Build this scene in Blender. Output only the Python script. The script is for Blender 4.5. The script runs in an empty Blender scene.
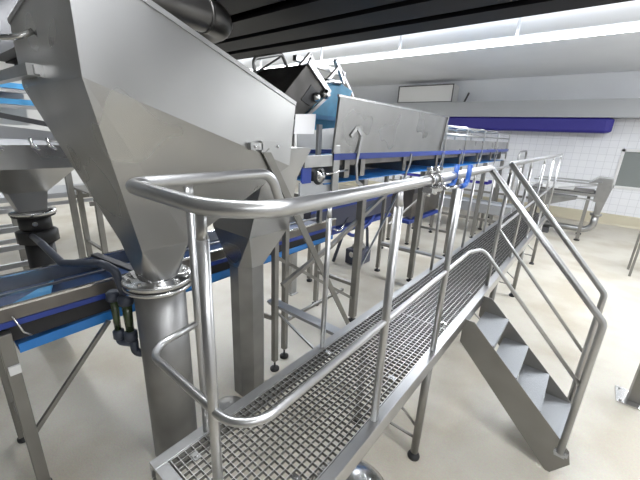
import bpy, bmesh, math, random
from mathutils import Vector, Matrix
random.seed(7)
sc = bpy.context.scene
COL = sc.collection
V = Vector

# ------------------------------------------------------------------ materials
def mat(name, base, rough=.5, metal=0., bump=0., bscale=40., var=0., vscale=3., var2=None, spec=.5, trans=0., aniso=None, rvar=.07, dist=0.):
    m = bpy.data.materials.new(name); m.use_nodes = True
    nt = m.node_tree; N = nt.nodes; L = nt.links
    b = N['Principled BSDF']
    b.inputs['Base Color'].default_value = (*base, 1); b.inputs['Roughness'].default_value = rough
    b.inputs['Metallic'].default_value = metal
    b.inputs['Specular IOR Level'].default_value = spec
    if trans: b.inputs['Transmission Weight'].default_value = trans
    tc = N.new('ShaderNodeTexCoord')
    if var:
        n = N.new('ShaderNodeTexNoise'); n.inputs['Scale'].default_value = vscale; n.inputs['Detail'].default_value = 1.5; n.inputs['Distortion'].default_value = dist
        L.new(tc.outputs['Object'], n.inputs['Vector'])
        cr = N.new('ShaderNodeValToRGB')
        c2 = var2 or tuple(c * (1 - var) for c in base)
        cr.color_ramp.elements[0].position = .35; cr.color_ramp.elements[1].position = .68
        cr.color_ramp.elements[0].color = (*c2, 1); cr.color_ramp.elements[1].color = (*base, 1)
        L.new(n.outputs['Fac'], cr.inputs['Fac']); L.new(cr.outputs['Color'], b.inputs['Base Color'])
        mr = N.new('ShaderNodeMapRange'); mr.inputs['To Min'].default_value = rough + rvar; mr.inputs['To Max'].default_value = max(rough - rvar, .05)
        mr.inputs['From Min'].default_value = .2; mr.inputs['From Max'].default_value = .8
        L.new(n.outputs['Fac'], mr.inputs['Value']); L.new(mr.outputs['Result'], b.inputs['Roughness'])
    if bump:
        n2 = N.new('ShaderNodeTexNoise'); n2.inputs['Scale'].default_value = bscale; n2.inputs['Detail'].default_value = 3
        mp = N.new('ShaderNodeMapping')
        if aniso: mp.inputs['Scale'].default_value = aniso
        L.new(tc.outputs['Object'], mp.inputs['Vector']); L.new(mp.outputs['Vector'], n2.inputs['Vector'])
        bp = N.new('ShaderNodeBump'); bp.inputs['Strength'].default_value = bump; bp.inputs['Distance'].default_value = .01
        L.new(n2.outputs['Fac'], bp.inputs['Height']); L.new(bp.outputs['Normal'], b.inputs['Normal'])
    return m

M = {}
M['sheet'] = mat('stainless_sheet', (.46, .46, .455), .31, 1, var=.12, vscale=2.6, rvar=.10)
M['steel'] = mat('brushed_steel', (.44, .44, .435), .36, 1, var=.12, vscale=6)
M['tube'] = mat('ground_tube', (.49, .49, .49), .33, 1)
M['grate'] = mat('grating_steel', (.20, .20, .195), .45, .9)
M['pipe'] = mat('pipe_steel', (.34, .338, .335), .46, .95, var=.2, vscale=5)
M['rear'] = mat('rear_wall_paint', (.22, .22, .22), .6)
M['gratetop'] = mat('lit_grating_edge', (.72, .72, .71), .32, 1)  # brighter copy of the grating steel, light on bar tops painted in
M['matte'] = mat('bead_blasted_steel', (.30, .292, .275), .48, .85, var=.10, vscale=5)
M['tread'] = mat('tread_plate', (.30, .31, .32), .5, .75, bump=.3, bscale=140)
M['bright'] = mat('polished_steel', (.70, .70, .70), .2, 1, var=.05, vscale=12)
M['zinc'] = mat('zinc', (.46, .47, .49), .4, .8)
M['hooddark'] = mat('dark_hood_sheet', (.10, .095, .09), .45, .8, var=.3, vscale=6)
M['dark'] = mat('dark_steel', (.10, .10, .105), .5, .5)
M['hood'] = mat('hood_steel', (.23, .215, .20), .42, .9, var=.2, vscale=5)
M['black'] = mat('black_rubber', (.02, .02, .022), .5)
M['bluegrip'] = mat('blue_grip', (.015, .10, .42), .35)
M['belt'] = mat('blue_belt', (.03, .22, .62), .35, var=.15, vscale=4)
M['shadebelt'] = mat('shaded_blue_belt', (.012, .05, .16), .35, var=.2, vscale=4)  # belt blue darkened, shade on the low conveyor put into the colour
M['beltlight'] = mat('light_blue_belt', (.09, .38, .72), .38, var=.25, vscale=6)
M['bluegrey'] = mat('blue_grey_paint', (.06, .065, .10), .45)
M['guide'] = mat('blue_guide', (.022, .05, .27), .4)
M['teal'] = mat('blue_chute', (.04, .34, .58), .4, var=.2, vscale=7)
M['navy'] = mat('navy_cover', (.025, .02, .22), .55, bump=.1, bscale=8)
M['paper'] = mat('white_paper', (.85, .85, .87), .6)
M['white'] = mat('white_paint', (.74, .74, .73), .5, bump=.04, bscale=25)
M['ceil'] = mat('ceiling_paint', (.80, .82, .85), .42, var=.05, vscale=.8)
M['panel'] = mat('grey_panel', (.38, .39, .40), .5)
M['beam'] = mat('black_beam', (.008, .008, .011), .6, spec=.25)
M['slab'] = mat('dark_slab', (.018, .019, .024), .6, spec=.3)
M['duct'] = mat('duct_steel', (.15, .145, .14), .38, .9, var=.25, vscale=4)
M['pvc'] = mat('grey_pvc', (.05, .06, .085), .4)
M['glasstube'] = mat('green_fluid', (.05, .075, .03), .12, var=.3, vscale=20, spec=.8)
M['cove'] = mat('cove_paint', (.62, .57, .43), .5)
M['glass'] = mat('window_glass', (.24, .26, .255), .15, spec=.8)
M['motor'] = mat('motor_black', (.03, .032, .036), .4, .3)

def floor_mat():
    m = bpy.data.materials.new('epoxy_floor'); m.use_nodes = True
    N = m.node_tree.nodes; L = m.node_tree.links; b = N['Principled BSDF']
    tc = N.new('ShaderNodeTexCoord')
    n = N.new('ShaderNodeTexNoise'); n.inputs['Scale'].default_value = 1.3; n.inputs['Detail'].default_value = 6
    L.new(tc.outputs['Object'], n.inputs['Vector'])
    cr = N.new('ShaderNodeValToRGB'); cr.color_ramp.elements[0].position = .36; cr.color_ramp.elements[1].position = .56
    cr.color_ramp.elements[0].color = (.455, .41, .33, 1); cr.color_ramp.elements[1].color = (.55, .52, .45, 1)
    L.new(n.outputs['Fac'], cr.inputs['Fac'])
    n2 = N.new('ShaderNodeTexNoise'); n2.inputs['Scale'].default_value = 90; n2.inputs['Detail'].default_value = 2
    L.new(tc.outputs['Object'], n2.inputs['Vector'])
    mx = N.new('ShaderNodeMix'); mx.data_type = 'RGBA'; mx.blend_type = 'OVERLAY'; mx.inputs['Factor'].default_value = .18
    L.new(cr.outputs['Color'], mx.inputs['A']); L.new(n2.outputs['Color'], mx.inputs['B'])
    L.new(mx.outputs['Result'], b.inputs['Base Color'])
    b.inputs['Roughness'].default_value = .42
    bp = N.new('ShaderNodeBump'); bp.inputs['Strength'].default_value = .25; bp.inputs['Distance'].default_value = .004
    L.new(n2.outputs['Fac'], bp.inputs['Height']); L.new(bp.outputs['Normal'], b.inputs['Normal'])
    return m
def tile_mat():
    m = bpy.data.materials.new('white_tiles'); m.use_nodes = True
    N = m.node_tree.nodes; L = m.node_tree.links; b = N['Principled BSDF']
    tc = N.new('ShaderNodeTexCoord'); mp = N.new('ShaderNodeMapping')
    mp.inputs['Rotation'].default_value = (math.pi / 2, 0, 0)
    br = N.new('ShaderNodeTexBrick'); br.offset = 0
    br.inputs['Scale'].default_value = 1; br.inputs['Brick Width'].default_value = .2; br.inputs['Row Height'].default_value = .2
    br.inputs['Mortar Size'].default_value = .0045; br.inputs['Mortar Smooth'].default_value = .3
    br.inputs['Color1'].default_value = (.84, .85, .87, 1); br.inputs['Color2'].default_value = (.82, .83, .86, 1)
    br.inputs['Mortar'].default_value = (.62, .63, .66, 1)
    L.new(tc.outputs['Object'], mp.inputs['Vector']); L.new(mp.outputs['Vector'], br.inputs['Vector'])
    L.new(br.outputs['Color'], b.inputs['Base Color']); b.inputs['Roughness'].default_value = .25
    return m
def emis_mat(name, col, s):
    m = bpy.data.materials.new(name); m.use_nodes = True
    b = m.node_tree.nodes['Principled BSDF']
    b.inputs['Base Color'].default_value = (.9, .9, .9, 1)
    b.inputs['Emission Color'].default_value = (*col, 1); b.inputs['Emission Strength'].default_value = s
    return m
M['floor'] = floor_mat(); M['tile'] = tile_mat(); M['lamp'] = emis_mat('lamp_diffuser', (.96, .97, 1), 14)

# ------------------------------------------------------------------ mesh helpers
class MB:
    def __init__(s): s.bm = bmesh.new()
    def face(s, pts, smooth=False):
        f = s.bm.faces.new([s.bm.verts.new(p) for p in pts]); f.smooth = smooth; return f
    def hexa(s, P):
        v = [s.bm.verts.new(p) for p in P]
        for i in ((0, 3, 2, 1), (4, 5, 6, 7), (0, 1, 5, 4), (1, 2, 6, 5), (2, 3, 7, 6), (3, 0, 4, 7)):
            s.bm.faces.new([v[k] for k in i])
        return s
    def box(s, a, b):
        x0, x1 = sorted((a[0], b[0])); y0, y1 = sorted((a[1], b[1])); z0, z1 = sorted((a[2], b[2]))
        return s.hexa([(x0, y0, z0), (x1, y0, z0), (x1, y1, z0), (x0, y1, z0), (x0, y0, z1), (x1, y0, z1), (x1, y1, z1), (x0, y1, z1)])
    def bar(s, p, q, w, h, up=(0, 0, 1)):
        p, q = V(p), V(q); d = (q - p).normalized(); up = V(up)
        if abs(d.dot(up)) > .98: up = V((0, 1, 0))
        u = d.cross(up).normalized() * (w / 2); n = u.cross(d).normalized() * (h / 2)
        return s.hexa([p - u - n, p + u - n, p + u + n, p - u + n, q - u - n, q + u - n, q + u + n, q - u + n])
    def prism(s, poly, ext):
        ext = V(ext); a = [s.bm.verts.new(V(p)) for p in poly]; b = [s.bm.verts.new(V(p) + ext) for p in poly]
        n = len(poly)
        s.bm.faces.new(a[::-1]); s.bm.faces.new(b)
        for i in range(n): s.bm.faces.new([a[i], a[(i + 1) % n], b[(i + 1) % n], b[i]])
        return s
    def sweep(s, pts, r, seg=12, cap=True, radii=None, closed=False):
        pts = [V(p) for p in pts]; n = len(pts); rings = []
        t = []
        for i in range(n):
            if closed: d = pts[(i + 1) % n] - pts[i - 1]
            else: d = pts[min(i + 1, n - 1)] - pts[max(i - 1, 0)]
            t.append(d.normalized())
        ref = V((0, 0, 1)) if abs(t[0].z) < .9 else V((1, 0, 0))
        u = t[0].cross(ref).normalized()
        for i in range(n):
            if i:
                ax = t[i - 1].cross(t[i])
                if ax.length > 1e-7:
                    u = Matrix.Rotation(t[i - 1].angle(t[i]), 3, ax.normalized()) @ u
            w = t[i].cross(u).normalized(); rr = radii[i] if radii else r
            rings.append([s.bm.verts.new(pts[i] + (u * math.cos(a) + w * math.sin(a)) * rr)
                          for a in [2 * math.pi * k / seg for k in range(seg)]])
        m = n if closed else n - 1
        for i in range(m):
            A, Bq = rings[i], rings[(i + 1) % n]
            for k in range(seg):
                f = s.bm.faces.new([A[k], A[(k + 1) % seg], Bq[(k + 1) % seg], Bq[k]]); f.smooth = True
        if cap and not closed:
            s.bm.faces.new(rings[0][::-1]); s.bm.faces.new(rings[-1])
        return s
    def tube(s, pts, r, bend=.0, seg=12):
        return s.sweep(fillet(pts, bend) if bend else pts, r, seg)
    def lathe(s, prof, o, axis=(0, 0, 1), seg=28, flat=False):
        ax = V(axis).normalized(); ref = V((1, 0, 0)) if abs(ax.x) < .9 else V((0, 1, 0))
        u = ax.cross(ref).normalized(); w = ax.cross(u); o = V(o); rings = []
        for r, z in prof:
            rings.append([s.bm.verts.new(o + ax * z + (u * math.cos(a) + w * math.sin(a)) * max(r, 1e-4)) for a in
                          [2 * math.pi * (k + .5) / seg for k in range(seg)]])
        for i in range(len(rings) - 1):
            for k in range(seg):
                f = s.bm.faces.new([rings[i][k], rings[i][(k + 1) % seg], rings[i + 1][(k + 1) % seg], rings[i + 1][k]]); f.smooth = not flat
        s.bm.faces.new(rings[0][::-1]); s.bm.faces.new(rings[-1])
        return s
    def loft(s, rings, cap=False):
        R = [[s.bm.verts.new(p) for p in r] for r in rings]; n = len(R[0])
        for i in range(len(R) - 1):
            for k in range(n): s.bm.faces.new([R[i][k], R[i][(k + 1) % n], R[i + 1][(k + 1) % n], R[i + 1][k]])
        if cap: s.bm.faces.new(R[0][::-1]); s.bm.faces.new(R[-1])
        return s

def fillet(pts, rad, n=7):
    pts = [V(p) for p in pts]; rr = rad if isinstance(rad, (list, tuple)) else [rad] * len(pts)
    out = [pts[0]]
    for i in range(1, len(pts) - 1):
        a, b, c = pts[i - 1], pts[i], pts[i + 1]
        d1 = (a - b); d2 = (c - b); ang = d1.angle(d2)
        if rr[i] <= 0 or ang > 3.12: out.append(b); continue
        t = min(rr[i] / math.tan(ang / 2), d1.length * .48, d2.length * .48); r = t * math.tan(ang / 2)
        d1.normalize(); d2.normalize()
        cen = b + (d1 + d2).normalized() * (r / math.sin(ang / 2))
        s0 = b + d1 * t - cen; s1 = b + d2 * t - cen; tot = s0.angle(s1); ax = s0.cross(s1).normalized()
        for k in range(n + 1): out.append(cen + Matrix.Rotation(tot * k / n, 3, ax) @ s0)
    out.append(pts[-1])
    return out

def build(name, mb, m, parent=None, thick=0, bevel=0):
    bmesh.ops.recalc_face_normals(mb.bm, faces=mb.bm.faces[:])
    me = bpy.data.meshes.new(name)
    off = V((0, 0, 0)); p = parent
    while p is not None: off += p.location; p = p.parent
    if off.length: bmesh.ops.translate(mb.bm, vec=-off, verts=mb.bm.verts[:])
    mb.bm.to_mesh(me); mb.bm.free()
    me.materials.append(M[m]); o = bpy.data.objects.new(name, me); COL.objects.link(o)
    if parent is not None: o.parent = parent
    if thick:
        s = o.modifiers.new('solid', 'SOLIDIFY'); s.thickness = thick; s.offset = 0
    if bevel:
        s = o.modifiers.new('bevel', 'BEVEL'); s.width = bevel; s.segments = 2; s.limit_method = 'ANGLE'; s.angle_limit = .8
    return o
def thing(name, label, cat, loc, group=None):
    o = bpy.data.objects.new(name, None); COL.objects.link(o); o.location = loc; o.empty_display_size = .1
    o['label'] = label; o['category'] = cat
    if group: o['group'] = group
    return o
def tag(o, label, cat, group=None):
    o['label'] = label; o['category'] = cat
    if group: o['group'] = group
    return o
def struct(name, mb, m, **k):
    o = build(name, mb, m, **k); o['kind'] = 'structure'; return o
def dup(root, loc, label=None):
    r = root.copy(); COL.objects.link(r); r.location = loc
    if label: r['label'] = label
    for ch in list(root.children):
        c = ch.copy(); COL.objects.link(c); c.parent = r
        for g in ch.children:
            d = g.copy(); COL.objects.link(d); d.parent = c
    return r
def hollow_col(mb, x, y, z0, z1, w):
    return mb.box((x - w / 2, y - w / 2, z0), (x + w / 2, y + w / 2, z1))
def foot(x, y, parent, h=.1, r=.04):
    f = build('leveling_foot', MB().lathe([(r, 0), (r, .018), (r * .6, .03), (.009, .035), (.009, h)], (x, y, 0), seg=20), 'black', parent)
    return f

# ------------------------------------------------------------------ room
RX0, RX1, RY0, RY1, RZ = -12.5, 4.5, -5., 12.7, 4.2
struct('floor', MB().box((RX0, RY0, -.1), (RX1, RY1, 0)), 'floor')
struct('ceiling', MB().box((RX0, RY0, RZ), (RX1, RY1, RZ + .1)), 'ceil')
struct('wall_left', MB().box((RX0 - .1, RY0, 0), (RX0, RY1, RZ)), 'white')
struct('wall_right', MB().box((RX1, RY0, 0), (RX1 + .1, RY1, RZ)), 'white')
struct('wall_back', MB().box((RX0, RY0 - .1, 0), (RX1, RY0, RZ)), 'rear')
w = MB()   # far wall around the window opening
wx0, wx1, wz0, wz1 = 1.52, 3.1, 1.08, 2.18
w.box((RX0, RY1, 0), (wx0, RY1 + .15, RZ)); w.box((wx1, RY1, 0), (RX1, RY1 + .15, RZ))
w.box((wx0, RY1, 0), (wx1, RY1 + .15, wz0)); w.box((wx0, RY1, wz1), (wx1, RY1 + .15, RZ))
struct('wall_far', w, 'tile')
w = MB(); fw = .07
w.box((wx0, RY1 - .03, wz0), (wx0 + fw, RY1 + .1, wz1)); w.box((wx1 - fw, RY1 - .03, wz0), (wx1, RY1 + .1, wz1))
w.box((wx0, RY1 - .03, wz0), (wx1, RY1 + .1, wz0 + fw)); w.box((wx0, RY1 - .03, wz1 - fw), (wx1, RY1 + .1, wz1))
wf = struct('window_1', w, 'white')
build('window_pane', MB().box((wx0 + fw, RY1 + .03, wz0 + fw), (wx1 - fw, RY1 + .05, wz1 - fw)), 'glass', wf)
struct('trim_7', MB().box((RX0, RY1 - .02, 3.45), (RX1, RY1, RZ)), 'ceil')
struct('baseboard_far', MB().prism([(RX0, RY1, 0), (RX0, RY1 - .10, 0), (RX0, RY1 - .07, .05), (RX0, RY1 - .05, .30), (RX0, RY1, .32)], (RX1 - RX0, 0, 0)), 'cove')
struct('trim_1', MB().box((RX0, 12.0, 2.98), (RX1, RY1, 3.45)), 'panel')

# dark beams and slab overhead
struct('trim_2', MB().box((-9, 1.2, 3.36), (RX1, 3.0, RZ)), 'slab')
def ibeam(y0, y1, z0, z1):
    b = MB(); x0, x1 = -9, RX1; ym = (y0 + y1) / 2
    b.box((x0, y0, z0), (x1, y1, z0 + .025)); b.box((x0, y0, z1 - .025), (x1, y1, z1)); b.box((x0, ym - .012, z0 + .025), (x1, ym + .012, z1 - .025))
    return b
struct('trim_3', ibeam(2.78, 3.06, 3.2, 3.36), 'beam')
struct('trim_4', ibeam(2.34, 2.66, 3.2, 3.36), 'beam')
struct('trim_5', ibeam(1.90, 2.24, 3.2, 3.36), 'beam')
struct('trim_6', ibeam(1.45, 1.75, 3.2, 3.36), 'beam')

# strip lamps
def strip_lamp(y, z, label, hang, x0=-11, x1=4.2, P=260):
    t = thing('strip_lamp', label, 'lamp', (0, y, z + .09), 'ceiling strip lamps')
    build('lamp_housing', MB().prism([(x0, y - .05, z + .05), (x0, y + .05, z + .05), (x0, y + .03, z + .10), (x0, y - .03, z + .10)], (x1 - x0, 0, 0)), 'white', t)
    build('lamp_diffuser', MB().box((x0, y - .06, z), (x1, y + .06, z + .05)), 'lamp', t)
    for hx in hang:
        if RZ - z > .12: build('hanger', MB().box((hx - .02, y - .01, z + .10), (hx + .02, y + .01, RZ)), 'zinc', t)
    return t
strip_lamp(6.0, 3.68, 'long glowing white strip lamp hanging under the ceiling beyond the black beams', (-8, -6.2, -4.2, -2.3, -.33, 2.2))
strip_lamp(.75, 4.12, 'long white strip lamp on the ceiling above the large hopper', (), x1=3.3)
def area(name, loc, rot, sx, sy, power, col=(1, 1, 1)):
    l = bpy.data.lights.new(name, 'AREA'); l.shape = 'RECTANGLE'; l.size = sx; l.size_y = sy; l.energy = power; l.color = col
    o = bpy.data.objects.new(name, l); COL.objects.link(o); o.location = loc; o.rotation_euler = rot
    return o
area('strip_light_far', (-3.4, 6.0, 3.66), (0, 0, 0), 15, .12, 430, (.92, .96, 1))
area('strip_light_far_up', (-3.4, 6.0, 3.79), (math.pi, 0, 0), 15, .12, 270, (.90, .94, 1))
area('strip_light_mid', (-3.4, .75, 4.10), (0, 0, 0), 15, .12, 225, (.94, .97, 1))
# out-of-view fill lamp added along the right wall to light right-facing steel
t = thing('strip_lamp', 'long white fill lamp added out of view along the right wall', 'lamp', (3.6, 4, 4.17), 'ceiling strip lamps')
build('lamp_housing', MB().box((3.55, -3, 4.16), (3.65, 12, RZ)), 'white', t)
build('lamp_diffuser', MB().box((3.54, -3, 4.11), (3.66, 12, 4.16)), 'lamp', t)
area('fill_light_right', (3.6, 4.5, 4.09), (0, 0, 0), .12, 15, 180, (.95, .97, 1))

# air unit box on the bulkhead and navy cover below it
t = thing('cooler_box', 'white box unit standing on top of the grey bulkhead, edged in dark lines', 'cooling unit', (-4.3, 12.3, 3.45))
build('casing', MB().box((-5.35, 12.05, 3.452), (-3.3, 12.6, 4.02)), 'white', t, bevel=.01)
tr = MB()
for a, b in (((-5.35, 12.03, 4.0), (-3.3, 12.05, 4.03)), ((-5.35, 12.03, 3.46), (-5.32, 12.05, 4.03)), ((-3.33, 12.03, 3.46), (-3.3, 12.05, 4.03)), ((-5.35, 12.03, 3.455), (-3.3, 12.05, 3.48))): tr.box(a, b)
build('edge_trim', tr, 'dark', t)
build('drain_pipe', MB().tube([(-3.0, 12.4, 3.46), (-2.85, 12.3, 3.75)], .03), 'dark', t)
nv = MB()
prof = [(12.08, 2.58), (12.04, 2.64), (12.04, 2.93), (12.08, 2.975), (12.66, 2.975), (12.66, 2.58)]
pts = []
nv.loft([[(x, 12.35 + (y - 12.35) * s, 2.79 + (z - 2.79) * s) for y, z in prof] for x, s in ((-4.2, 1), (1.0, 1), (1.10, .93), (1.16, .75))], cap=True)
tag(build('wall_cover', nv, 'navy'), 'long navy blue padded cover with rounded end under the grey bulkhead', 'cover')

# overhead duct: runs forward, elbows to the left
t = thing('round_duct', 'large round steel duct with an elbow under the black beams', 'duct', (-1.52, 1.2, 3.05))
dp = [(-1.52, -1.2, 3.05), (-1.52, 1.52, 3.05), (-6.5, 1.52, 3.05)]
f = fillet(dp, .2, 8)
build('duct_pipe', MB().sweep(f, .12, 24), 'duct', t)
for p, q in (((-1.52, 1.30, 3.05), (-1.52, 1.325, 3.05)), ((-1.75, 1.52, 3.05), (-1.775, 1.52, 3.05))):
    build('duct_seam', MB().sweep([p, q], .126, 24), 'duct', t)
build('hanger', MB().tube([(-2.1, 1.52, 3.05), (-2.1, 1.52, 3.36)], .006), 'zinc', t)

# ------------------------------------------------------------------ walkway
Zp, Zr, W = .95, 2.05, .53
YE = 7.25
wk = thing('access_walkway', 'grated steel walkway with tube railings and a short side stair beside the hoppers', 'walkway', (.27, 1.5, 0))
fr = MB()
for x0, x1 in ((-.035, .015), (W - .015, W + .035)):
    fr.box((x0, -.035, Zp - .012), (x1, YE, Zp)); xo = x0 if x0 < 0 else x1 - .006
    fr.box((xo, -.035, Zp - .09), (xo + .006, YE, Zp - .012))
    fr.box((x0, -.035, Zp - .09), (x1, YE, Zp - .084))
fr.box((.015, -.035, Zp - .012), (W - .015, .015, Zp)); fr.box((.015, -.035, Zp - .09), (W - .015, -.029, Zp - .012))
for y in (1.78, 3.66, 5.5, YE - .05): fr.box((.015, y - .02, Zp - .09), (W - .015, y + .02, Zp - .034))
build('deck_frame', fr, 'tube', wk, bevel=.0015)
ys = [.018, 1.77, 3.65, 5.49, 7.2]
pitch = .031
for i in range(4):
    g = MB(); a, b = ys[i] + .004, ys[i + 1] - .004; x0, x1 = .018, W - .018
    g.box((x0, a, Zp - .024), (x1, a + .004, Zp - .002)); g.box((x0, b - .004, Zp - .024), (x1, b, Zp - .002))
    g.box((x0, a, Zp - .024), (x0 + .004, b, Zp - .002)); g.box((x1 - .004, a, Zp - .024), (x1, b, Zp - .002))
    n = int((b - a) / pitch)
    for k in range(1, n): y = a + (b - a) * k / n; g.box((x0, y - .0012, Zp - .020), (x1, y + .0012, Zp - .003))
    n = int((x1 - x0) / pitch)
    for k in range(1, n + 1): x = x0 + (x1 - x0) * k / (n + 1); g.box((x - .0012, a, Zp - .020), (x + .0012, b, Zp - .002))
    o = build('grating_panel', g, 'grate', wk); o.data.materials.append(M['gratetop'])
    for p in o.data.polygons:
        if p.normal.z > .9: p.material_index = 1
for x, y in ((.08, .10), (.45, .30), (.06, 1.0), (.46, 1.06), (.06, 1.72), (.47, 1.84), (.08, 2.6), (.4, .12), (.47, 2.5)):
    build('grating_clip', MB().box((x - .02, y - .013, Zp - .002), (x + .02, y + .013, Zp + .003)).lathe([(.007, 0), (.007, .008)], (x, y, Zp + .003), seg=8), 'bright', wk)
# top rail in one bent run: low part on the left, loop round the near end, down the near side of the stair
xs = 1.32
f = fillet([(0, YE - .1, 1.86), (0, .665, 1.86), (0, .585, Zr), (0, 0, Zr), (W, 0, Zr), (W, 2.08, Zr), (xs, 2.06, 1.21), (xs, 2.045, .20)], [0, .07, .09, .065, .17, .02, .07, 0], 8)
build('handrail', MB().sweep(f, .0212, 16), 'tube', wk)
f = fillet([(W, YE - .02, Zr), (W, 2.76, Zr), (xs + .01, 2.66, 1.19), (xs + .01, 2.62, .20)], [0, .02, .07, 0], 8)
build('handrail', MB().sweep(f, .0212, 16), 'tube', wk)
f = fillet([(0, .2, 1.49), (0, 0, 1.465), (W, 0, 1.465), (W, 1.92, 1.49), (.59, 2.05, 1.50), (xs, 2.05, .74)], [0, .075, .11, .03, .07, 0], 8)
build('midrail', MB().sweep(f, .0132, 12), 'tube', wk)
f = fillet([(W, YE - .02, 1.5), (W, 2.80, 1.49), (xs + .01, 2.68, .66)], [0, .03, 0], 6)
build('midrail', MB().sweep(f, .0135, 12), 'tube', wk)
def post(x, y, z1, r=.017, n=(1, 0)):
    # tube post flattened to a fish-mouth tip under the rail
    b = MB(); top = z1 - .018
    b.sweep([(x, y, Zp), (x, y, top - .06)], r, 12)
    k = 10; ra = []
    for zz, a, c in ((top - .06, r, r), (top - .03, r * 1.25, r * .55), (top + .004, r * 1.35, r * .35)):
        ra.append([(x + (a if n[1] else c) * math.cos(2 * math.pi * i / k), y + (c if n[1] else a) * math.sin(2 * math.pi * i / k), zz) for i in range(k)])
    b.loft(ra, cap=True)
    for fc in b.bm.faces: fc.smooth = len(fc.verts) == 4
    build('railing_post', b, 'tube', wk)
post(0, .2, Zr, .0145)
for y in (1.02, 1.89, 2.79, 3.8, 4.8, 5.8, 6.8): post(0, y, 1.86, .0155)
for y in (.75, 1.48): post(W, y, Zr, .018)
post(.395, 0, Zr, .0155, (0, 1))
for y in (2.80, 3.85, 4.95, 6.05, 7.18): post(W, y, Zr, .016)
# support legs with feet
for y, fx in ((1.52, .51), (3.35, .51), (5.05, .51), (6.9, .51)):
    for x in ((.51, .02) if y != 1.52 else (.51, .02)):
        lg = build('leg', MB().sweep([(x, y, .05), (x, y, Zp - .09)], .027, 14), 'matte', wk)
        build('leveling_foot', MB().lathe([(.042, 0), (.044, .015), (.036, .032), (.016, .04), (.014, .06)], (x, y, 0), seg=20), 'black', lg)
    build('leg_brace', MB().sweep([(.51, y, .26), (.02, y, .62)], .010, 8), 'tube', wk)
    build('leg_brace', MB().sweep([(.51, y, .17), (.02, y, .17)], .010, 8), 'matte', wk)
# stair
Ys0, Ys1 = 2.05, 2.58
outl = [(.555, .93), (.63, .93), (1.365, .235), (1.388, .14), (1.30, 0), (1.27, 0), (.555, .735)]
for y in (Ys0, Ys1 - .006):
    build('stringer', MB().prism([(x, y, z) for x, z in outl], (0, .008, 0)), 'matte', wk, bevel=.001)
for k in range(4):
    zt = .795 - .178 * k; xa = .60 + .183 * k
    build('tread', MB().box((xa, Ys0 + .008, zt - .005), (xa + .19, Ys1 - .008, zt)).box((xa + .184, Ys0 + .008, zt - .04), (xa + .19, Ys1 - .008, zt - .005)).box((xa, Ys0 + .008, zt - .03), (xa + .006, Ys1 - .008, zt - .005)), 'tread', wk)
for y, z in ((Ys0 - .006, .235), (Ys1 + .018, .235)):
    build('rail_bracket', MB().box((xs - .035, y - .006, z - .05), (xs + .045, y + .006, z - .02)).box((xs - .03, y - .012, z - .06), (xs + .03, y + .012, z - .03)), 'zinc', wk)

# blue-gripped hooks clamped on the rail
hk = thing('rail_hook', 'pair of steel hooks with blue grips clamped on the walkway handrail', 'hook', (W, 1.05, Zr))
cl = MB()
for y in (1.02, 1.10):
    cl.sweep([(W, y - .012, Zr), (W, y + .012, Zr)], .029, 14)
cl.box((W - .012, .99, Zr - .05), (W + .03, 1.13, Zr - .026))
build('clamp', cl, 'bright', hk)
for y in (1.02, 1.10):
    for dz, x in ((.034, W + .004), (-.062, W + .004)):
        build('wing_bolt', MB().lathe([(.009, 0), (.009, .014), (.005, .018), (.005, .03)], (x, y, Zr + dz - .008), seg=10).box((x - .02, y - .003, Zr + dz + .006), (x + .02, y + .003, Zr + dz + .02)), 'bright', hk)
for k, x in enumerate((W + .01, W + .055)):
    y1 = 1.33 + .06 * k
    h = build('hook_arm', MB().tube([(x, 1.07, Zr - .035), (x, y1 - .03, Zr - .045)], .008, seg=10), 'bright', hk)
    build('blue_grip', MB().sweep(fillet([(x, y1 - .09, Zr - .045), (x, y1, Zr - .045), (x, y1 + .01, Zr + .055)], .04, 6), .0125, 12), 'bluegrip', h)

# ------------------------------------------------------------------ large hopper
hp = thing('large_hopper', 'large stainless feed hopper with flanged discharge pipe at the walkway end', 'hopper', (-.86, .46, 0))
xf, xb, y0, y1 = -.5, -1.38, .09, 1.26
def rz(y): return 2.395 + (1.26 - y) * .348      # rim height
def cz(y): return 2.386 - (y - .09) * .334       # crease height
bx0, bx1, by0, by1, bz = -1.0, -.715, .315, .585, 1.575
body = MB()
top = [(xf, y0, rz(y0)), (xf, y1, rz(y1)), (xb, y1, rz(y1)), (xb, y0, 2.69)]
cre = [(xf, y0, cz(y0)), (xf, y1 - .05, cz(y1 - .05)), (xb, y1 - .05, cz(y1 - .05)), (xb, y0, cz(y0))]
bot = [(bx1, by0, bz), (bx1, by1, bz), (bx0, by1, bz), (bx0, by0, bz)]
body.loft([top, cre, bot])
hb = build('hopper_body', body, 'sheet', hp, thick=.006)
rim = MB()
for a, b in ((0, 1), (1, 2), (2, 3), (3, 0)): rim.bar(top[a], top[b], .018, .022)
build('rim', rim, 'steel', hp)
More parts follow.
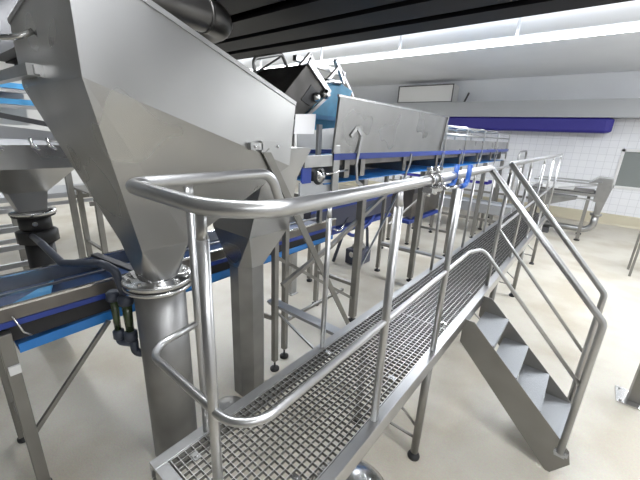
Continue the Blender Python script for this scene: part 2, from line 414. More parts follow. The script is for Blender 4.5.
# square-to-round transition
def sq_ring(x0, x1, y0, y1, z, n=8):
    P = []; c = [(x1, y0), (x1, y1), (x0, y1), (x0, y0)]
    for i in range(4):
        a, b = c[i], c[(i + 1) % 4]
        for k in range(n): P.append((a[0] + (b[0] - a[0]) * k / n, a[1] + (b[1] - a[1]) * k / n, z))
    return P
pcx, pcy, pr_ = -.857, .45, .135
def circ_like(sq, cx, cy, r, z): 
    out = []
    n = len(sq)
    for i, p in enumerate(sq):
        a = math.radians(-45) + 2 * math.pi * i / n; out.append((cx + r * math.cos(a), cy + r * math.sin(a), z))
    return out
tb = MB(); NS = 10
c4 = [V((bx1, by0, bz)), V((bx1, by1, bz)), V((bx0, by1, bz)), V((bx0, by0, bz))]
def cp(a): return V((pcx + (pr_ - .02) * math.cos(a), pcy + (pr_ - .02) * math.sin(a), 1.36))
for i in range(4):
    am = i * math.pi / 2                      # middle of side i: +x, +y, -x, -y
    tb.face([c4[i], c4[(i + 1) % 4], cp(am)])
    for k in range(NS):                       # cone fan at the corner after side i
        tb.face([c4[(i + 1) % 4], cp(am + math.pi / 2 * k / NS), cp(am + math.pi / 2 * (k + 1) / NS)])
bmesh.ops.remove_doubles(tb.bm, verts=tb.bm.verts[:], dist=1e-5)
build('transition_cone', tb, 'sheet', hp, thick=.004)
fl = build('flange', MB().lathe([(pr_ - .03, 1.375), (pr_ - .02, 1.352), (.195, 1.352), (.2, 1.348), (.2, 1.325), (.195, 1.322), (pr_ - .04, 1.322)], (pcx, pcy, 0), seg=48), 'bright', hp)
build('flange_gasket', MB().lathe([(.196, 1.312), (.196, 1.322)], (pcx, pcy, 0), seg=48), 'black', fl)
build('flange_lower_ring', MB().lathe([(.195, 1.288), (.2, 1.291), (.2, 1.309), (.195, 1.312)], (pcx, pcy, 0), seg=48), 'bright', fl)
for k in range(10):
    a = 2 * math.pi * (k + .3) / 10
    build('bolt', MB().lathe([(.015, 0), (.015, .003), (.012, .004), (.012, .014), (.008, .016)], (pcx + .168 * math.cos(a), pcy + .168 * math.sin(a), 1.352), seg=6, flat=True), 'bright', fl)
build('discharge_pipe', MB().lathe([(.147, 0), (.147, 1.29)], (pcx, pcy, 0), seg=48), 'pipe', hp)
# mounting bracket and strut
build('strut', MB().bar((-.475, .985, 2.11), (-.86, 2.66, .02), .012, .055, up=(0, 1, .6)), 'matte', hp)
build('mounting_bracket', MB().box((-.497, .87, 2.115), (-.47, .96, 2.155)).box((-.497, .95, 2.10), (-.47, 1.10, 2.165)), 'sheet', hp)
for y in (.90, 1.08): build('bolt', MB().lathe([(.010, 0), (.009, .01), (.005, .012)], (-.47, y, 2.135), (1, 0, 0), seg=8), 'bright', hp)
# pipe clamp and supply tubes on the left side
cx = MB()
for k in range(3): cx.box((-1.03 + .028 * k, .055, 2.42), (-1.012 + .028 * k, .088, 2.46))
cx.box((-1.035, .07, 2.41), (-.95, .088, 2.418))
build('clamp_block', cx, 'bright', hp)
build('support_tube', MB().bar((-3.2, .055, 2.455), (-.99, .055, 2.44), .045, .05), 'steel', hp)
build('curved_tube', MB().tube([(-3, -.03, 2.565), (-1.12, -.03, 2.565), (-1.0, .03, 2.565), (-1.0, .085, 2.60)], .012, .04), 'bright', hp)

# ------------------------------------------------------------------ second hopper (octagonal stem)
h2 = thing('octagon_stem_hopper', 'stainless hopper on an eight-sided stem behind the large hopper', 'hopper', (-.93, 1.19, 0))
oc = [(.128 / math.cos(math.pi / 8) * math.cos(math.radians(22.5 + 45 * k)), .128 / math.cos(math.pi / 8) * math.sin(math.radians(22.5 + 45 * k))) for k in range(8)]
build('octagonal_stem', MB().loft([[(-.93 + x, 1.19 + y, z) for x, y in oc] for z in (0, 1.215)], cap=True), 'pipe', h2)
sx0, sx1, sy0, sy1, sz = -1.16, -.72, 1.05, 1.43, 1.49
def octsq(x0, x1, y0, y1, z):   # eight points on a square, two per corner
    return [(x1, y1 - .001, z), (x1 - .001, y1, z), (x0 + .001, y1, z), (x0, y1 - .001, z), (x0, y0 + .001, z), (x0 + .001, y0, z), (x1 - .001, y0, z), (x1, y0 + .001, z)]
build('stem_transition', MB().loft([octsq(sx0, sx1, sy0, sy1, sz), [(-.93 + x, 1.19 + y, 1.215) for x, y in oc]]), 'sheet', h2, thick=.004)
bd = MB()
bd.loft([[(-.66, 1.28, 2.11), (-.66, 1.62, 2.11), (-1.35, 1.62, 2.11), (-1.35, 1.28, 2.11)],
         [(-.68, 1.14, 1.90), (-.69, 1.50, 1.90), (-1.3, 1.50, 1.90), (-1.3, 1.14, 1.90)],
         [(sx1, sy0, sz), (sx1, sy1, sz), (sx0, sy1, sz), (sx0, sy0, sz)]])
build('hopper_body', bd, 'sheet', h2, thick=.005)
tag(build('paper_sheet', MB().prism([(-.85, 1.625, 2.209), (-.85, 1.872, 2.215), (-.85, 1.888, 2.376), (-.85, 1.643, 2.359)], (-.004, 0, 0)), 'paper'), 'blank white paper sheet clipped between the two hoppers and the blue chute', 'paper sheet')

# ------------------------------------------------------------------ main conveyor
mc = thing('long_conveyor', 'long raised belt conveyor with blue belt running beside the walkway to the tiled wall', 'conveyor', (-1.2, 4.5, 0))
cx0, cx1 = -1.48, -.88
CY0, CY1 = 1.85, 10.0
for x in (cx0, cx1): build('blue_guide_strip', MB().box((x - .012, 2.2, 1.985), (x + .012, CY1, 2.045)), 'guide', mc)
build('carrying_belt', MB().box((cx0 + .02, 2.15, 1.99), (cx1 - .02, CY1, 2.0)), 'beltlight', mc)
rb = MB()
ypts = [2.1 + .55 * k for k in range(15)]
for a, b in zip(ypts[:-1], ypts[1:]):
    za, zb = 1.765, 1.765
    rb.box((cx0 + .03, a, za - .004), (cx1 - .01, b, za + .004))
build('return_belt', rb, 'belt', mc)
build('side_plate', MB().box((cx0 - .006, 2.2, 1.76), (cx0, CY1, 2.0)), 'hood', mc)
build('side_plate', MB().box((cx1 - .05, 2.2, 1.925), (cx1 - .044, CY1, 1.985)), 'hood', mc)
dv = MB()
for k, y in enumerate((2.42, 2.72, 3.75, 4.9, 6.05, 7.2, 8.3, 9.3)):
    dv = MB().box((cx0 + .01, y, 1.80), (cx1 - .02, y + .012, 1.985)).box((cx1 - .03, y, 1.80), (cx1 - .02, y + .10, 1.985))
    build('cross_plate', dv, 'matte', mc)
for k, y in enumerate((2.62, 3.86, 5.02, 6.0, 7.3, 8.7)):
    x = cx1 + .02
    zt = 2.28 if y < 5 else 2.08
    b = MB(); P = [(x, 2.45, 2.21), (x, 2.545, 2.30), (x, 2.645, 2.22), (x, 2.58, 1.93), (x, 2.62, 1.75), (x, 2.84, 1.65)] if y < 3 else [(x, y + .03, 2.02), (x, y + .02, 1.90), (x, y - .12, 1.68)]
    for p, q in zip(P[:-1], P[1:]): b.bar(p, q, .036, .012, up=(1, 0, 0))
    build('hanger_bracket', b, 'tube', mc)
for y in (2.78, 4.45, 6.1, 7.9, 9.6):
    for x, wd in ((cx1, .078), (cx0, .055)):
        lg = build('column', hollow_col(MB(), x, y, .06, 1.76, wd), 'matte', mc, bevel=.006)
        build('foot_plate', MB().lathe([(.05, 0), (.05, .02), (.015, .03), (.015, .07)], (x, y, 0), seg=20), 'black', lg)
    build('cross_tie', MB().box((cx0, y - .02, .47), (cx1, y + .02, .51)), 'matte', mc)
# support frame near the hoppers: twin columns, ledge beams and braces
for x, y, z1, foot_ in ((-.93, 1.50, 1.85, 1), (-1.0, 1.70, 1.85, 1)):
    lg = build('column', hollow_col(MB(), x, y, .0 if not foot_ else .10, z1, .05), 'matte', mc, bevel=.004)
    if foot_: foot(x, y, lg, .10, .045)
build('ledge_beam', MB().box((-1.05, 1.51, .68), (-.06, 1.60, .70)).box((-1.05, 1.53, .655), (-.06, 1.536, .68)), 'zinc', mc)
build('ledge_beam', MB().box((-1.45, 4.42, .50), (-.06, 4.50, .53)), 'zinc', mc)
for p, q, wdt in (((-.9, 1.56, .89), (-.9, 2.26, 1.10), .04), ((-.9, 2.26, 1.10), (-.9, 3.70, 1.66), .04), ((-1.0, 1.60, 1.12), (-.9, 2.75, .12 + .2), .03),
               ((-.99, 1.54, .625), (-.40, 1.54, .40), .018), ((-1.0, 1.7, .42), (-1.0, 2.7, .42), .03), ((-.88, 2.80, .62), (-.88, 3.75, 1.60), .0199), ((-1.35, 4.45, .85), (-1.35, 6.1, 1.3), .03),
               ((-1.1, 1.2, .75), (-.98, 1.5, .55), .035)):
    build('brace', MB().bar(p, q, wdt, wdt), 'matte' if wdt > .02 else 'tube', mc)
# drive end
build('end_plate', MB().box((-.90, 1.80, 1.93), (-.88, 2.26, 2.035)), 'steel', mc, bevel=.003)
build('end_plate', MB().box((-.89, 2.20, 1.60), (-.87, 2.30, 2.12)), 'steel', mc, bevel=.003)
build('blue_guard', MB().box((-.925, 1.80, 1.79), (-.905, 1.92, 1.94)), 'guide', mc)
mt = build('drive_motor', MB().lathe([(.05, -.10), (.082, -.09), (.088, 0), (.085, .03), (.06, .045)], (-.93, 2.03, 1.85), (1, 0, 0), seg=28), 'motor', mc)
build('motor_hub', MB().lathe([(.062, .04), (.062, .055), (.045, .06), (.045, .068), (.02, .075), (.012, .09)], (-.93, 2.03, 1.85), (1, 0, 0), seg=20), 'bright', mt)
build('drive_shaft', MB().tube([(-.88, 2.1, 1.86), (-.88, 2.45, 1.88)], .012), 'bright', mc)
build('mounting_plate', MB().box((-.93, 1.78, 1.58), (-.91, 2.24, 1.80)), 'panel', mc)
build('stand_column', MB().box((-1.0, 2.08, 2.0), (-.97, 2.13, 2.30)), 'zinc', mc)
build('stand_column', MB().box((-1.0, 1.76, 2.0), (-.97, 1.79, 2.24)), 'bright', mc)
# guard rails over the far part
for x in (cx0, cx1):
    for z in (2.42, 2.30): build('guard_rail', MB().tube([(x, 5.1, z), (x, 9.9, z)], .016), 'tube', mc)
for y in (5.15, 6.2, 7.4, 8.6, 9.85):
    build('guard_arch', MB().tube([(cx1, y, 1.80), (cx1, y, 2.44), (cx0, y, 2.44), (cx0, y, 1.80)], .016, .05), 'tube', mc)
build('side_sheet', MB().box((cx1 - .01, 5.0, 2.045), (cx1 - .004, 9.9, 2.22)), 'sheet', mc)
build('side_sheet', MB().box((cx0, 5.0, 2.045), (cx0 + .006, 9.9, 2.22)), 'sheet', mc)

# trough on the conveyor
tg = thing('conveyor_trough', 'stainless trough with flared side sheets on top of the long conveyor', 'trough', (-1.18, 3.5, 2.045))
s = MB(); a = .79
s.face([(-.885, 2.18, 2.047), (-.885, 4.97, 2.047), (-.84, 5.0, 2.54), (-.84, 2.18, 2.545)])
s.face([(-1.47, 2.18, 2.047), (-1.47, 4.97, 2.047), (-1.52, 5.0, 2.54), (-1.52, 2.18, 2.545)])
s.face([(-1.47, 4.97, 2.10), (-.885, 4.97, 2.10), (-.84, 5.0, 2.54), (-1.52, 5.0, 2.54)])
build('side_panel', s, 'sheet', tg, thick=.006)
build('rim', MB().bar((-.838, 2.17, 2.55), (-.838, 5.02, 2.545), .022, .018).bar((-1.522, 2.17, 2.55), (-1.522, 5.02, 2.545), .022, .018), 'bright', tg)
build('end_stiffener', MB().bar((-.835, 4.98, 2.54), (-.87, 4.96, 2.06), .05, .02, up=(1, 0, 0)), 'bright', tg)
build('end_stiffener', MB().bar((-.83, 2.19, 2.54), (-.875, 2.19, 2.06), .02, .02, up=(1, 0, 0)), 'steel', tg)

# ------------------------------------------------------------------ blue inclined infeed above the trough
inf = thing('inclined_infeed', 'tilted infeed conveyor with blue side and grey hood emptying into the trough', 'conveyor', (-1.3, 2.4, 2.1))
P = [(2.34, 2.25), (2.84, 2.30), (3.03, 2.70), (2.70, 2.77), (2.50, 2.71), (2.34, 2.46)]
build('blue_side_panel', MB().prism([(-1.28, y, z) for y, z in P], (-.03, 0, 0)), 'teal', inf)
build('blue_side_panel', MB().prism([(-1.85, y, z) for y, z in P], (-.03, 0, 0)), 'teal', inf)
build('belt_slope', MB().prism([(-1.31, 2.36, 2.28), (-1.31, 2.75, 2.32), (-1.31, 2.96, 2.68), (-1.31, 2.70, 2.70)], (-.54, 0, 0)), 'beltlight', inf)
build('blue_lip', MB().box((-1.27, 2.30, 2.36), (-1.25, 2.75, 2.40)), 'beltlight', inf)
hd = MB().prism([(-1.1, 2.04, 2.80), (-1.1, 1.72, 2.49), (-1.1, 1.95, 2.33), (-1.1, 2.35, 2.60)], (-.7, 0, 0))
build('grey_hood', hd, 'hooddark', inf, bevel=.004)
build('hood_edge', MB().bar((-1.09, 2.05, 2.82), (-1.09, 2.37, 2.60), .02, .05), 'tube', inf)
build('hood_edge', MB().bar((-1.09, 1.97, 2.32), (-1.09, 2.37, 2.59), .02, .03), 'steel', inf)
build('hood_opening', MB().prism([(-1.095, 1.97, 2.50), (-1.095, 2.08, 2.46), (-1.095, 2.20, 2.58), (-1.095, 2.10, 2.64)], (-.01, 0, 0)), 'black', inf)
build('bearing', MB().lathe([(.04, 0), (.04, .03), (.02, .05)], (-1.1, 2.16, 2.54), (1, 0, 0), seg=16), 'bright', inf)
build('bearing', MB().lathe([(.045, 0), (.045, .03), (.02, .05)], (-1.1, 2.30, 2.58), (1, 0, 0), seg=16), 'bright', inf)
build('tube_frame', MB().tube([(-1.5, 1.79, 2.66), (-1.5, 1.77, 2.83), (-1.5, 2.12, 2.93), (-1.5, 2.30, 2.70)], .017, .05), 'steel', inf)
build('tube_frame', MB().tube([(-1.5, 1.80, 2.72), (-1.5, 2.10, 2.90)], .009), 'dark', inf)
build('tube_frame', MB().bar((-1.35, 2.10, 2.72), (-1.35, 2.36, 2.96), .03, .03).bar((-1.35, 2.36, 2.96), (-1.35, 2.5, 2.74), .03, .03), 'steel', inf)
build('tube_frame', MB().bar((-1.5, 2.30, 2.93), (-1.5, 3.15, 2.90), .05, .05), 'tube', inf)
build('tube_frame', MB().bar((-1.5, 2.96, 3.02), (-1.5, 3.36, 2.68), .05, .03), 'tube', inf)
build('roller', MB().sweep([(-1.2, 2.25, 2.70), (-1.2, 2.66, 2.73)], .03, 16), 'bright', inf)
build('hinge_arm', MB().bar((-1.4, 2.72, 2.78), (-1.4, 2.9, 2.93), .03, .03).bar((-1.4, 2.9, 2.93), (-1.4, 3.02, 2.78), .03, .03), 'tube', inf)
for y in (2.45, 3.0): build('stand', MB().box((-1.86, y, 1.99), (-1.90, y + .04, 2.5)).box((-1.86, y, 1.5), (-1.90, y + .04, 1.99)).box((-1.90, y, 1.5), (-1.49, y + .04, 1.54)), 'matte', inf)

# ------------------------------------------------------------------ lower conveyor on the left
lc = thing('low_conveyor', 'lower stainless conveyor with blue belt passing behind the discharge pipes', 'conveyor', (-1.4, .5, 0))
lx0, lx1, ly0, ly1 = -1.72, -1.2, -.55, 2.75
Zt = 1.255
for x in (lx1,):
    build('side_sheet', MB().box((x - .006, ly0, 1.18), (x, ly1, Zt)), 'hood', lc)
    build('top_rail', MB().box((x - .02, ly0, Zt), (x + .006, ly1, Zt + .012)), 'bright', lc)
    build('blue_guide_strip', MB().box((x - .01, ly0, 1.145), (x + .006, ly1, 1.178)), 'guide', lc)
    build('dark_channel', MB().box((x - .06, ly0, 1.03), (x - .05, ly1, 1.145)), 'black', lc)
build('side_sheet', MB().box((lx0, ly0, 1.15), (lx0 + .006, ly1, Zt)), 'steel', lc)
build('top_rail', MB().box((lx0 - .006, ly0, Zt), (lx0 + .02, ly1, Zt + .012)), 'bright', lc)
build('carrying_belt', MB().box((lx0 + .01, ly0, 1.15), (lx1 - .012, ly1, 1.16)), 'shadebelt', lc)
build('tray_insert', MB().prism([(lx0 + .28, -.16, 1.165), (lx1 - .06, -.16, 1.165), (lx1 - .1, -.02, 1.165), (lx0 + .05, .10, 1.165)], (0, 0, .01)), 'beltlight', lc)
build('cross_bar', MB().bar((lx0, .38, 1.275), (lx1, .46, 1.275), .05, .02), 'dark', lc)
build('inner_rail', MB().box((-1.50, ly0, 1.21), (-1.485, ly1, 1.225)), 'steel', lc)
build('return_belt', MB().prism([(lx1 - .03, -.2, .965), (lx1 - .03, -.2, .955), (lx1 - .03, ly1, 1.0), (lx1 - .03, ly1, 1.01)], (-.46, 0, 0)).prism([(lx1 - .03, -.2, .965), (lx1 - .03, .9, .975), (lx1 - .03, ly1, 1.0), (lx1 - .03, ly1, 1.05), (lx1 - .03, .9, 1.05), (lx1 - .03, -.2, 1.01)], (-.01, 0, 0)), 'belt', lc)
for x, y in ((lx1, -.25), (lx0, -.25), (lx0, 1.82)):
    lg = build('leg', hollow_col(MB(), x, y, .04, 1.12, .06), 'matte', lc, bevel=.004)
    build('leveling_foot', MB().lathe([(.04, 0), (.04, .02), (.014, .03), (.014, .05)], (x, y, 0), seg=16), 'black', lg)
build('brace', MB().bar((lx1, .25, .98), (lx1, -.25, .40), .025, .025), 'matte', lc)
build('brace', MB().bar((lx1, -.25, .35), (lx0, -.25, .35), .03, .03), 'matte', lc)
build('hose_clip', MB().tube([(lx1 + .01, -.20, 1.21), (lx1 + .02, -.17, 1.10), (lx1 + .02, -.14, 1.07)], .006, .02), 'bright', lc)
build('sensor_block', MB().box((lx1 + .032, -.27, .88), (lx1 + .05, -.22, .93)), 'white', lc)

# ------------------------------------------------------------------ dosing unit with clear tubes and the long PVC pipe
du = thing('dosing_pump', 'dark grey PVC dosing unit with two green sight tubes beside the large discharge pipe', 'pump', (-1.02, .28, .75))
for x, y, r, zt in ((-1.015, .305, .030, 1.17), (-1.085, .26, .024, 1.19)):
    build('sight_tube', MB().lathe([(r * .8, .95), (r, zt - .02)], (x, y, 0), seg=20), 'glasstube', du)
    build('pipe_union', MB().lathe([(r + .012, zt - .02), (r + .016, zt), (r + .016, zt + .03), (r, zt + .045)], (x, y, 0), seg=20), 'pvc', du)
    build('pipe_union', MB().lathe([(r, .89), (r + .010, .90), (r + .010, .95), (r * .9, .96)], (x, y, 0), seg=20), 'pvc', du)
build('bottom_manifold', MB().tube([(-1.085, .26, .90), (-1.085, .262, .865), (-1.015, .305, .865)], .024, .03), 'pvc', du)
build('outlet_elbow', MB().tube([(-1.0, .312, .89), (-1.0, .312, .79), (-.93, .40, .79)], .026, .04), 'pvc', du)
build('riser', MB().tube([(-1.0, .37, .86), (-1.0, .37, 1.22)], .016), 'pvc', du)
pv = MB().sweep(fillet([(-2.64, .20, 1.25), (-1.9, .12, 1.375), (-1.5, .128, 1.338), (-1.12, .24, 1.41), (-1.06, .285, 1.37), (-1.015, .305, 1.20)], .06, 7), .024, 16)
tag(build('plastic_pipe', pv, 'pvc'), 'bent dark grey plastic pipe from the black valve to the green sight tubes', 'pipe')

# ------------------------------------------------------------------ third hopper at the left edge
h3 = thing('dark_valve_hopper', 'stainless hopper on a black valve and stem at the left edge', 'hopper', (-3.0, .3, 0))
hx, hy = -2.75, .26
bd = MB()
def rect(x0, x1, y0, y1, z): return [(x1, y0, z), (x1, y1, z), (x0, y1, z), (x0, y0, z)]
bd.loft([rect(-3.5, -2.15, -.3, .50, 2.05), rect(-3.5, -2.15, -.3, .48, 1.88), rect(-2.95, -2.6, .1, .36, 1.64), rect(-2.88, -2.64, .15, .34, 1.47)])
build('hopper_body', bd, 'sheet', h3, thick=.006)
build('flange', MB().lathe([(.14, 1.43), (.17, 1.43), (.17, 1.46), (.11, 1.465)], (hx, hy, 0), seg=28), 'bright', h3)
build('valve', MB().lathe([(.16, 1.41), (.16, 1.43)], (hx, hy, 0), seg=28).lathe([(.10, 1.28), (.12, 1.30), (.12, 1.41)], (hx, hy, 0)).lathe([(.12, 1.16), (.155, 1.17), (.155, 1.27), (.12, 1.28)], (hx, hy, 0), seg=10), 'black', h3)
build('black_stem', MB().lathe([(.11, .45), (.11, 1.17)], (hx, hy, 0)), 'black', h3)
build('stem_elbow', MB().sweep(fillet([(hx, hy, .5), (hx, hy, .34), (hx - .9, hy, .34)], .12, 6), .108, 20), 'black', h3)
for x, y in ((-3.45, -.25), (-3.45, .42)): build('leg', hollow_col(MB(), x, y, 0, 1.9, .06), 'matte', h3)
build('interior_shade', MB().box((-3.49, -.29, 2.035), (-2.16, .49, 2.045)), 'dark', h3)  # dark sheet added to stand in for shade inside the open hopper
build('gauge', MB().lathe([(.02, 0), (.02, .03)], (hx + .12, hy - .03, 1.36), (1, 0, 0), seg=12), 'bright', h3)
build('side_bracket', MB().prism([(-2.12, -.1, 2.20), (-2.12, .42, 2.14), (-2.12, .40, 2.08), (-2.12, -.1, 2.10)], (-.02, 0, 0)), 'zinc', h3)
for y in (.02, .22, .32): build('bolt', MB().tube([(-2.12, y, 2.10), (-2.10, y, 2.05), (-2.10, y + .04, 2.02)], .012), 'bright', h3)
build('dark_edge', MB().bar((-2.15, -.2, 2.30), (-2.15, .55, 2.16), .03, .035), 'dark', h3)

# ------------------------------------------------------------------ equipment further left
def frame_table(name, label, cat, x0, x1, y0, y1, z0, z1, bars, m='zinc', feet=True, group=None, lm='matte'):
    t = thing(name, label, cat, ((x0 + x1) / 2, (y0 + y1) / 2, 0), group)
    for z in bars:
        for x in (x0, x1): build('side_rail', MB().box((x - .015, y0, z), (x + .015, y1, z + .06)), m, t)
    if name != 'white_rack': build('deck', MB().box((x0, y0, z1 - .02), (x1, y1, z1)), m, t)
    for x in (x0, x1):
        for y in (y0 + .1, y1 - .1):
            l = build('leg', hollow_col(MB(), x, y, .04, z1 - .02, .07), lm, t)
            if feet: build('leveling_foot', MB().lathe([(.05, 0), (.05, .025), (.015, .03), (.015, .06)], (x, y, 0), seg=14), 'black', l)
    for y in (y0 + .1, y1 - .1): build('cross_tie', MB().box((x0, y - .02, .30), (x1, y + .02, .34)), lm, t)
    return t
frame_table('white_rack', 'low white-railed frame on the floor behind the black valve stem', 'frame', -5.0, -3.9, -.8, .55, 0, 1.07, (.58, .79, 1.0), 'zinc')
frame_table('grey_conveyor', 'long grey conveyor bed behind the left hopper', 'conveyor', -6.9, -6.0, -1.2, 3.6, 0, 1.05, (.85, .97), 'zinc')
frame_table('sorting_table', 'stainless sorting table on feet seen between the two left hoppers', 'table', -5.35, -4.6, 1.25, 2.1, 0, 1.25, (1.05, 1.19), 'matte')
t = thing('overhead_belt', 'raised conveyor with bright blue belt edges at the upper left edge', 'conveyor', (-5, .6, 0))
for z in (2.40, 2.58):
    build('blue_belt', MB().box((-5.4, -1.5, z), (-4.6, .9, z + .06)), 'beltlight', t)
    build('belt_rail', MB().box((-4.6, -1.5, z - .05), (-4.56, .95, z - .01)), 'tube', t)
build('side_plate', MB().box((-5.42, -1.5, 2.15), (-5.38, .9, 2.7)), 'white', t)
for y in (-1.2, 1.2): build('leg', hollow_col(MB(), -5.2, y, 0, 2.35, .08), 'matte', t)

# ------------------------------------------------------------------ equipment under and behind the long conveyor
for i, (x0, y0_, x1, y1_, z0, z1, lab) in enumerate((
    (-2.6, 3.2, -1.98, 5.7, .80, 1.22, 'dark blue-grey machine housing behind the first wide column of the long conveyor'),
    (-2.3, 6.15, -1.72, 7.7, .62, 1.25, 'brown-grey steel box machine on thin legs under the long conveyor'),)):
    t = thing('machine_box', lab, 'machine', ((x0 + x1) / 2, (y0_ + y1_) / 2, 0))
    build('housing', MB().box((x0, y0_, z0), (x1, y1_, z1)), 'hood' if i else 'bluegrey', t, bevel=.01)
    build('blue_belt', MB().box((x1 - .2, y0_ - .1, z0 - .12), (x1 + .02, y1_, z0 - .05)), 'guide', t)
    build('top_strip', MB().box((x1, y0_, z1 - .12), (x1 + .012, y1_, z1 - .04)), 'guide' if i == 0 else 'dark', t)
    machines = (machines if i else []) + [t]
    for x in (x0 + .06, x1 - .06):
        for y in (y0_ + .1, y1_ - .1):
            l = build('leg', hollow_col(MB(), x, y, .05, z0, .06), 'matte', t)
            build('leveling_foot', MB().lathe([(.045, 0), (.045, .025), (.015, .03), (.015, .06)], (x, y, 0), seg=14), 'black', l)
t = thing('support_post', 'square open-topped steel post behind the twin columns', 'post', (-1.95, 2.8, 0))
c = MB(); r1, r2 = .05, .042
for a_, b_ in (((-r1, -r1), (r1, -r2)), ((-r1, r2), (r1, r1)), ((-r1, -r2), (-r2, r2)), ((r2, -r2), (r1, r2))):
    c.box((-1.95 + a_[0], 2.8 + a_[1], 0), (-1.95 + b_[0], 2.8 + b_[1], .78))
build('tube_wall', c, 'steel', t)
build('base_plate', MB().box((-2.02, 2.73, 0), (-1.88, 2.87, .01)), 'steel', t)

for (P_, m_, lab) in (([(-2.05, 3.9, .80), (-1.92, 4.3, .55), (-1.92, 4.8, .70), (-2.05, 5.2, .80)], 'guide', 'curved dark blue air hose hanging under the blue-grey housing'),
                      ([(-1.99, 3.5, .92), (-1.86, 3.8, .74), (-1.99, 4.2, .90)], 'bright', 'short white curved hose between the wide column and the blue hose'),
                      ([(-2.25, 4.2, .02), (-2.2, 4.4, .55), (-2.2, 5.2, .58), (-2.2, 5.3, .02)], 'pvc', 'dark grey bent pipe standing on the floor under the blue-grey housing')):
    ho = build('hose', MB().sweep(fillet(P_, .18, 6), .03 if m_ != 'bright' else .014, 12), m_, machines[0])
    ho['label'] = lab
t = thing('valve_unit', 'low dark valve block with a round cover on the floor behind the wide column', 'valve', (-1.95, 4.55, 0))
build('block', MB().box((-2.1, 4.35, .0), (-1.8, 4.75, .28)), 'bluegrey', t, bevel=.02)
build('round_cover', MB().lathe([(.12, 0), (.12, .04), (.08, .09)], (-1.95, 4.55, .28)), 'matte', t)
build('valve_wheel', MB().lathe([(.05, 0), (.05, .03)], (-1.95, 4.35, .2), (0, -1, 0)), 'bright', t)

# cross conveyor near the tiled wall
def cross_conv(label, x0, x1, y, z, m='zinc'):
    t = thing('cross_conveyor', label, 'conveyor', ((x0 + x1) / 2, y, 0), 'cross conveyors beyond the walkway')
    for yy in (y, y + .6): build('side_rail', MB().box((x0, yy - .02, z - .22), (x1, yy + .02, z)), m, t)
    build('belt', MB().box((x0, y + .02, z - .07), (x1, y + .58, z - .05)), 'panel', t)
    build('lower_rail', MB().box((x0, y - .02, z - .42), (x1, y + .02, z - .36)), 'matte', t)
    x = x0 + .15
    while x < x1:
        for yy in (y, y + .6):
            l = build('leg', hollow_col(MB(), x, yy, .05, z - .22, .06), 'matte', t)
            build('leveling_foot', MB().lathe([(.05, 0), (.05, .03), (.015, .035), (.015, .06)], (x, yy, 0), seg=12), 'black', l)
        x += 1.1
    return t
cross_conv('grey cross conveyor on legs beyond the walkway, nearer of two', -3.3, -.2, 8.3, .78)
cross_conv('white-railed cross conveyor close to the tiled wall, farther of two', -4.6, -.1, 10.6, 1.15, 'white')
t = thing('navy_tray', 'long navy belt tray under the far end of the long conveyor', 'tray', (-2.2, 9.3, 1.2))
build('belt', MB().box((-3.4, 9.0, 1.16), (-1.0, 9.45, 1.24)), 'navy', t)
build('rim', MB().box((-3.4, 8.97, 1.24), (-1.0, 9.0, 1.30)), 'white', t)
for x in (-3.2, -1.15): build('leg', hollow_col(MB(), x, 9.25, 0, 1.16, .06), 'matte', t)
t = thing('tube_hoop', 'bent tube guard hoop at the far end of the walkway', 'guard', (-.4, 9.6, 0))
build('hoop', MB().tube([(-.45, 9.1, 0), (-.45, 9.1, 2.02), (-.45, 10.1, 2.02), (-.45, 10.1, 0)], .022, .14), 'tube', t)

# discharge table with hood against the tiled wall
ft = thing('discharge_table', 'stainless discharge table with curved hood and drain pipe by the tiled wall', 'machine', (.8, 10, 0))
ty0, ty1 = 9.7, 10.5
for z, hgt in ((1.36, .035), (1.10, .05), (1.0, .03)):
    for y in (ty0, ty1): build('side_rail', MB().box((-.1, y - .015, z), (1.22, y + .015, z + hgt)), 'tube', ft)
build('table_top', MB().box((-.1, ty0, 1.17), (1.15, ty1, 1.19)), 'matte', ft)
build('bin_insert', MB().box((.1, ty0 + .1, 1.19), (.75, ty1 - .1, 1.28)), 'white', ft)
build('belt_slot', MB().box((-.1, ty0 + .02, 1.10), (1.2, ty1 - .02, 1.165)), 'dark', ft)
build('guard_bar', MB().bar((.45, ty0 - .02, 1.22), (1.2, ty0 - .02, 1.36), .02, .02), 'tube', ft)
build('catch_pan', MB().prism([(-.15, ty0, 1.0), (.85, ty0, .98), (-.1, ty0, .62)], (0, ty1 - ty0, 0)), 'steel', ft)
build('side_post', MB().box((1.18, ty0 - .03, .98), (1.26, ty1 + .03, 1.42)), 'steel', ft)
for y in (ty0, ty1):
    l = build('leg', hollow_col(MB(), 1.08, y, .05, 1.0, .07), 'matte', ft)
    build('leveling_foot', MB().lathe([(.06, 0), (.06, .03), (.02, .035), (.02, .06)], (1.08, y, 0), seg=14), 'black', l)
    build('leg', hollow_col(MB(), .0, y, .0, 1.0, .07), 'matte', ft)
build('hood', MB().prism([(1.0, ty0 + .2, 1.38), (1.17, ty0 + .2, 1.53), (1.44, ty0 + .2, 1.52), (1.46, ty0 + .2, 1.30), (1.37, ty0 + .2, .66), (1.25, ty0 + .2, .66), (1.22, ty0 + .2, 1.26), (1.18, ty0 + .2, 1.40)], (0, .42, 0)), 'steel', ft, bevel=.01)
build('pipe_collar', MB().lathe([(.11, .60), (.12, .61), (.12, .65), (.10, .66)], (1.31, ty0 + .4, 0), seg=20), 'tube', ft)
build('drain_pipe', MB().sweep(fillet([(1.31, ty0 + .4, .62), (1.31, ty0 + .4, .22), (.2, ty0 + .4, .22)], .2, 8), .075, 18), 'steel', ft)
build('drain_foot', MB().box((.15, ty0 + .25, 0), (.45, ty0 + .55, .14)), 'dark', ft)

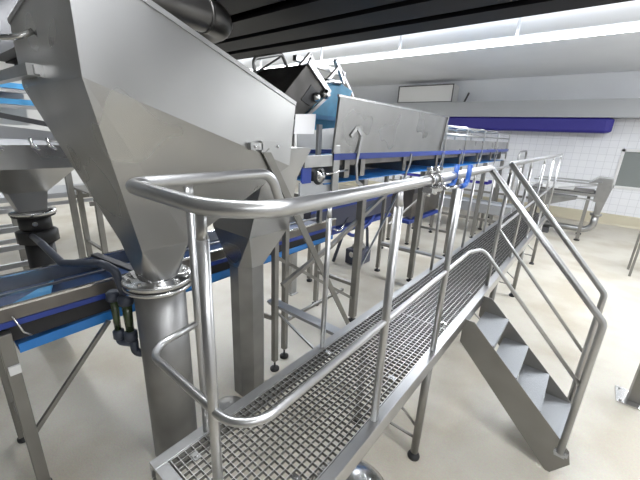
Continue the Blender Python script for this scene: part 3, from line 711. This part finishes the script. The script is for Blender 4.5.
# posts at the right edge
t = thing('plate_post', 'square steel post on a bolted base plate at the right edge', 'post', (1.80, 3.36, 0))
build('post_tube', hollow_col(MB(), 1.82, 3.42, .01, 1.6, .09), 'matte', t, bevel=.006)
bpz = build('base_plate', MB().box((1.69, 3.29, 0), (1.95, 3.55, .012)), 'bright', t)
for dx in (-.1, .1):
    for dy in (-.1, .1): build('bolt', MB().lathe([(.011, 0), (.011, .012)], (1.82 + dx, 3.42 + dy, .012), seg=6), 'bright', bpz)
t = thing('bench_frame', 'thin-legged steel bench frame at the right edge near the window', 'frame', (2.3, 7.7, 0))
for x in (1.97, 2.7):
    for y in (7.55, 8.0): build('leg', MB().bar((x, y, 0), (x, y, .85), .035, .035), 'matte', t)
build('top_frame', MB().box((1.95, 7.53, .85), (2.72, 8.02, .88)), 'matte', t)

# round lids on the floor
for (x, y, r, lab, m_) in ((.31, .98, .26, 'polished round dome lid on the floor under the right edge of the walkway', 'bright'),
                       (-.78, .93, .20, 'dull grey round dome on the floor at the foot of the eight-sided stem', 'matte')):
    if m_ == 'matte': x, y, r = -.80, .86, .17
    pf = [(r, 0), (r, .02)] + [(r * .97 * math.cos(a * math.pi / 20), .02 + .09 * math.sin(a * math.pi / 20)) for a in range(0, 10)]
    tag(build('dome_lid', MB().lathe(pf, (x, y, 0), seg=36), m_), lab, 'lid', 'round dome lids on the floor')

# ------------------------------------------------------------------ camera
cam = bpy.data.cameras.new('camera'); co = bpy.data.objects.new('camera', cam); COL.objects.link(co)
cam.sensor_fit = 'HORIZONTAL'; cam.sensor_width = 36; cam.lens = 335.747 * 36 / 640; cam.clip_start = .03
co.matrix_world = Matrix([[0.774559, -0.223234, 0.591798, 1.081887], [0.630989, 0.208058, -0.747372, -0.419187], [0.04371, 0.952302, 0.302011, 2.22129], [0.0, 0.0, 0.0, 1.0]])
sc.camera = co
wd = bpy.data.worlds.new('world'); sc.world = wd; wd.use_nodes = True
wd.node_tree.nodes['Background'].inputs['Color'].default_value = (.8, .85, 1, 1); wd.node_tree.nodes['Background'].inputs['Strength'].default_value = .3
sc.view_settings.view_transform = 'Standard'; sc.view_settings.look = 'None'; sc.view_settings.gamma = 1
sc.view_settings.exposure = 0.0
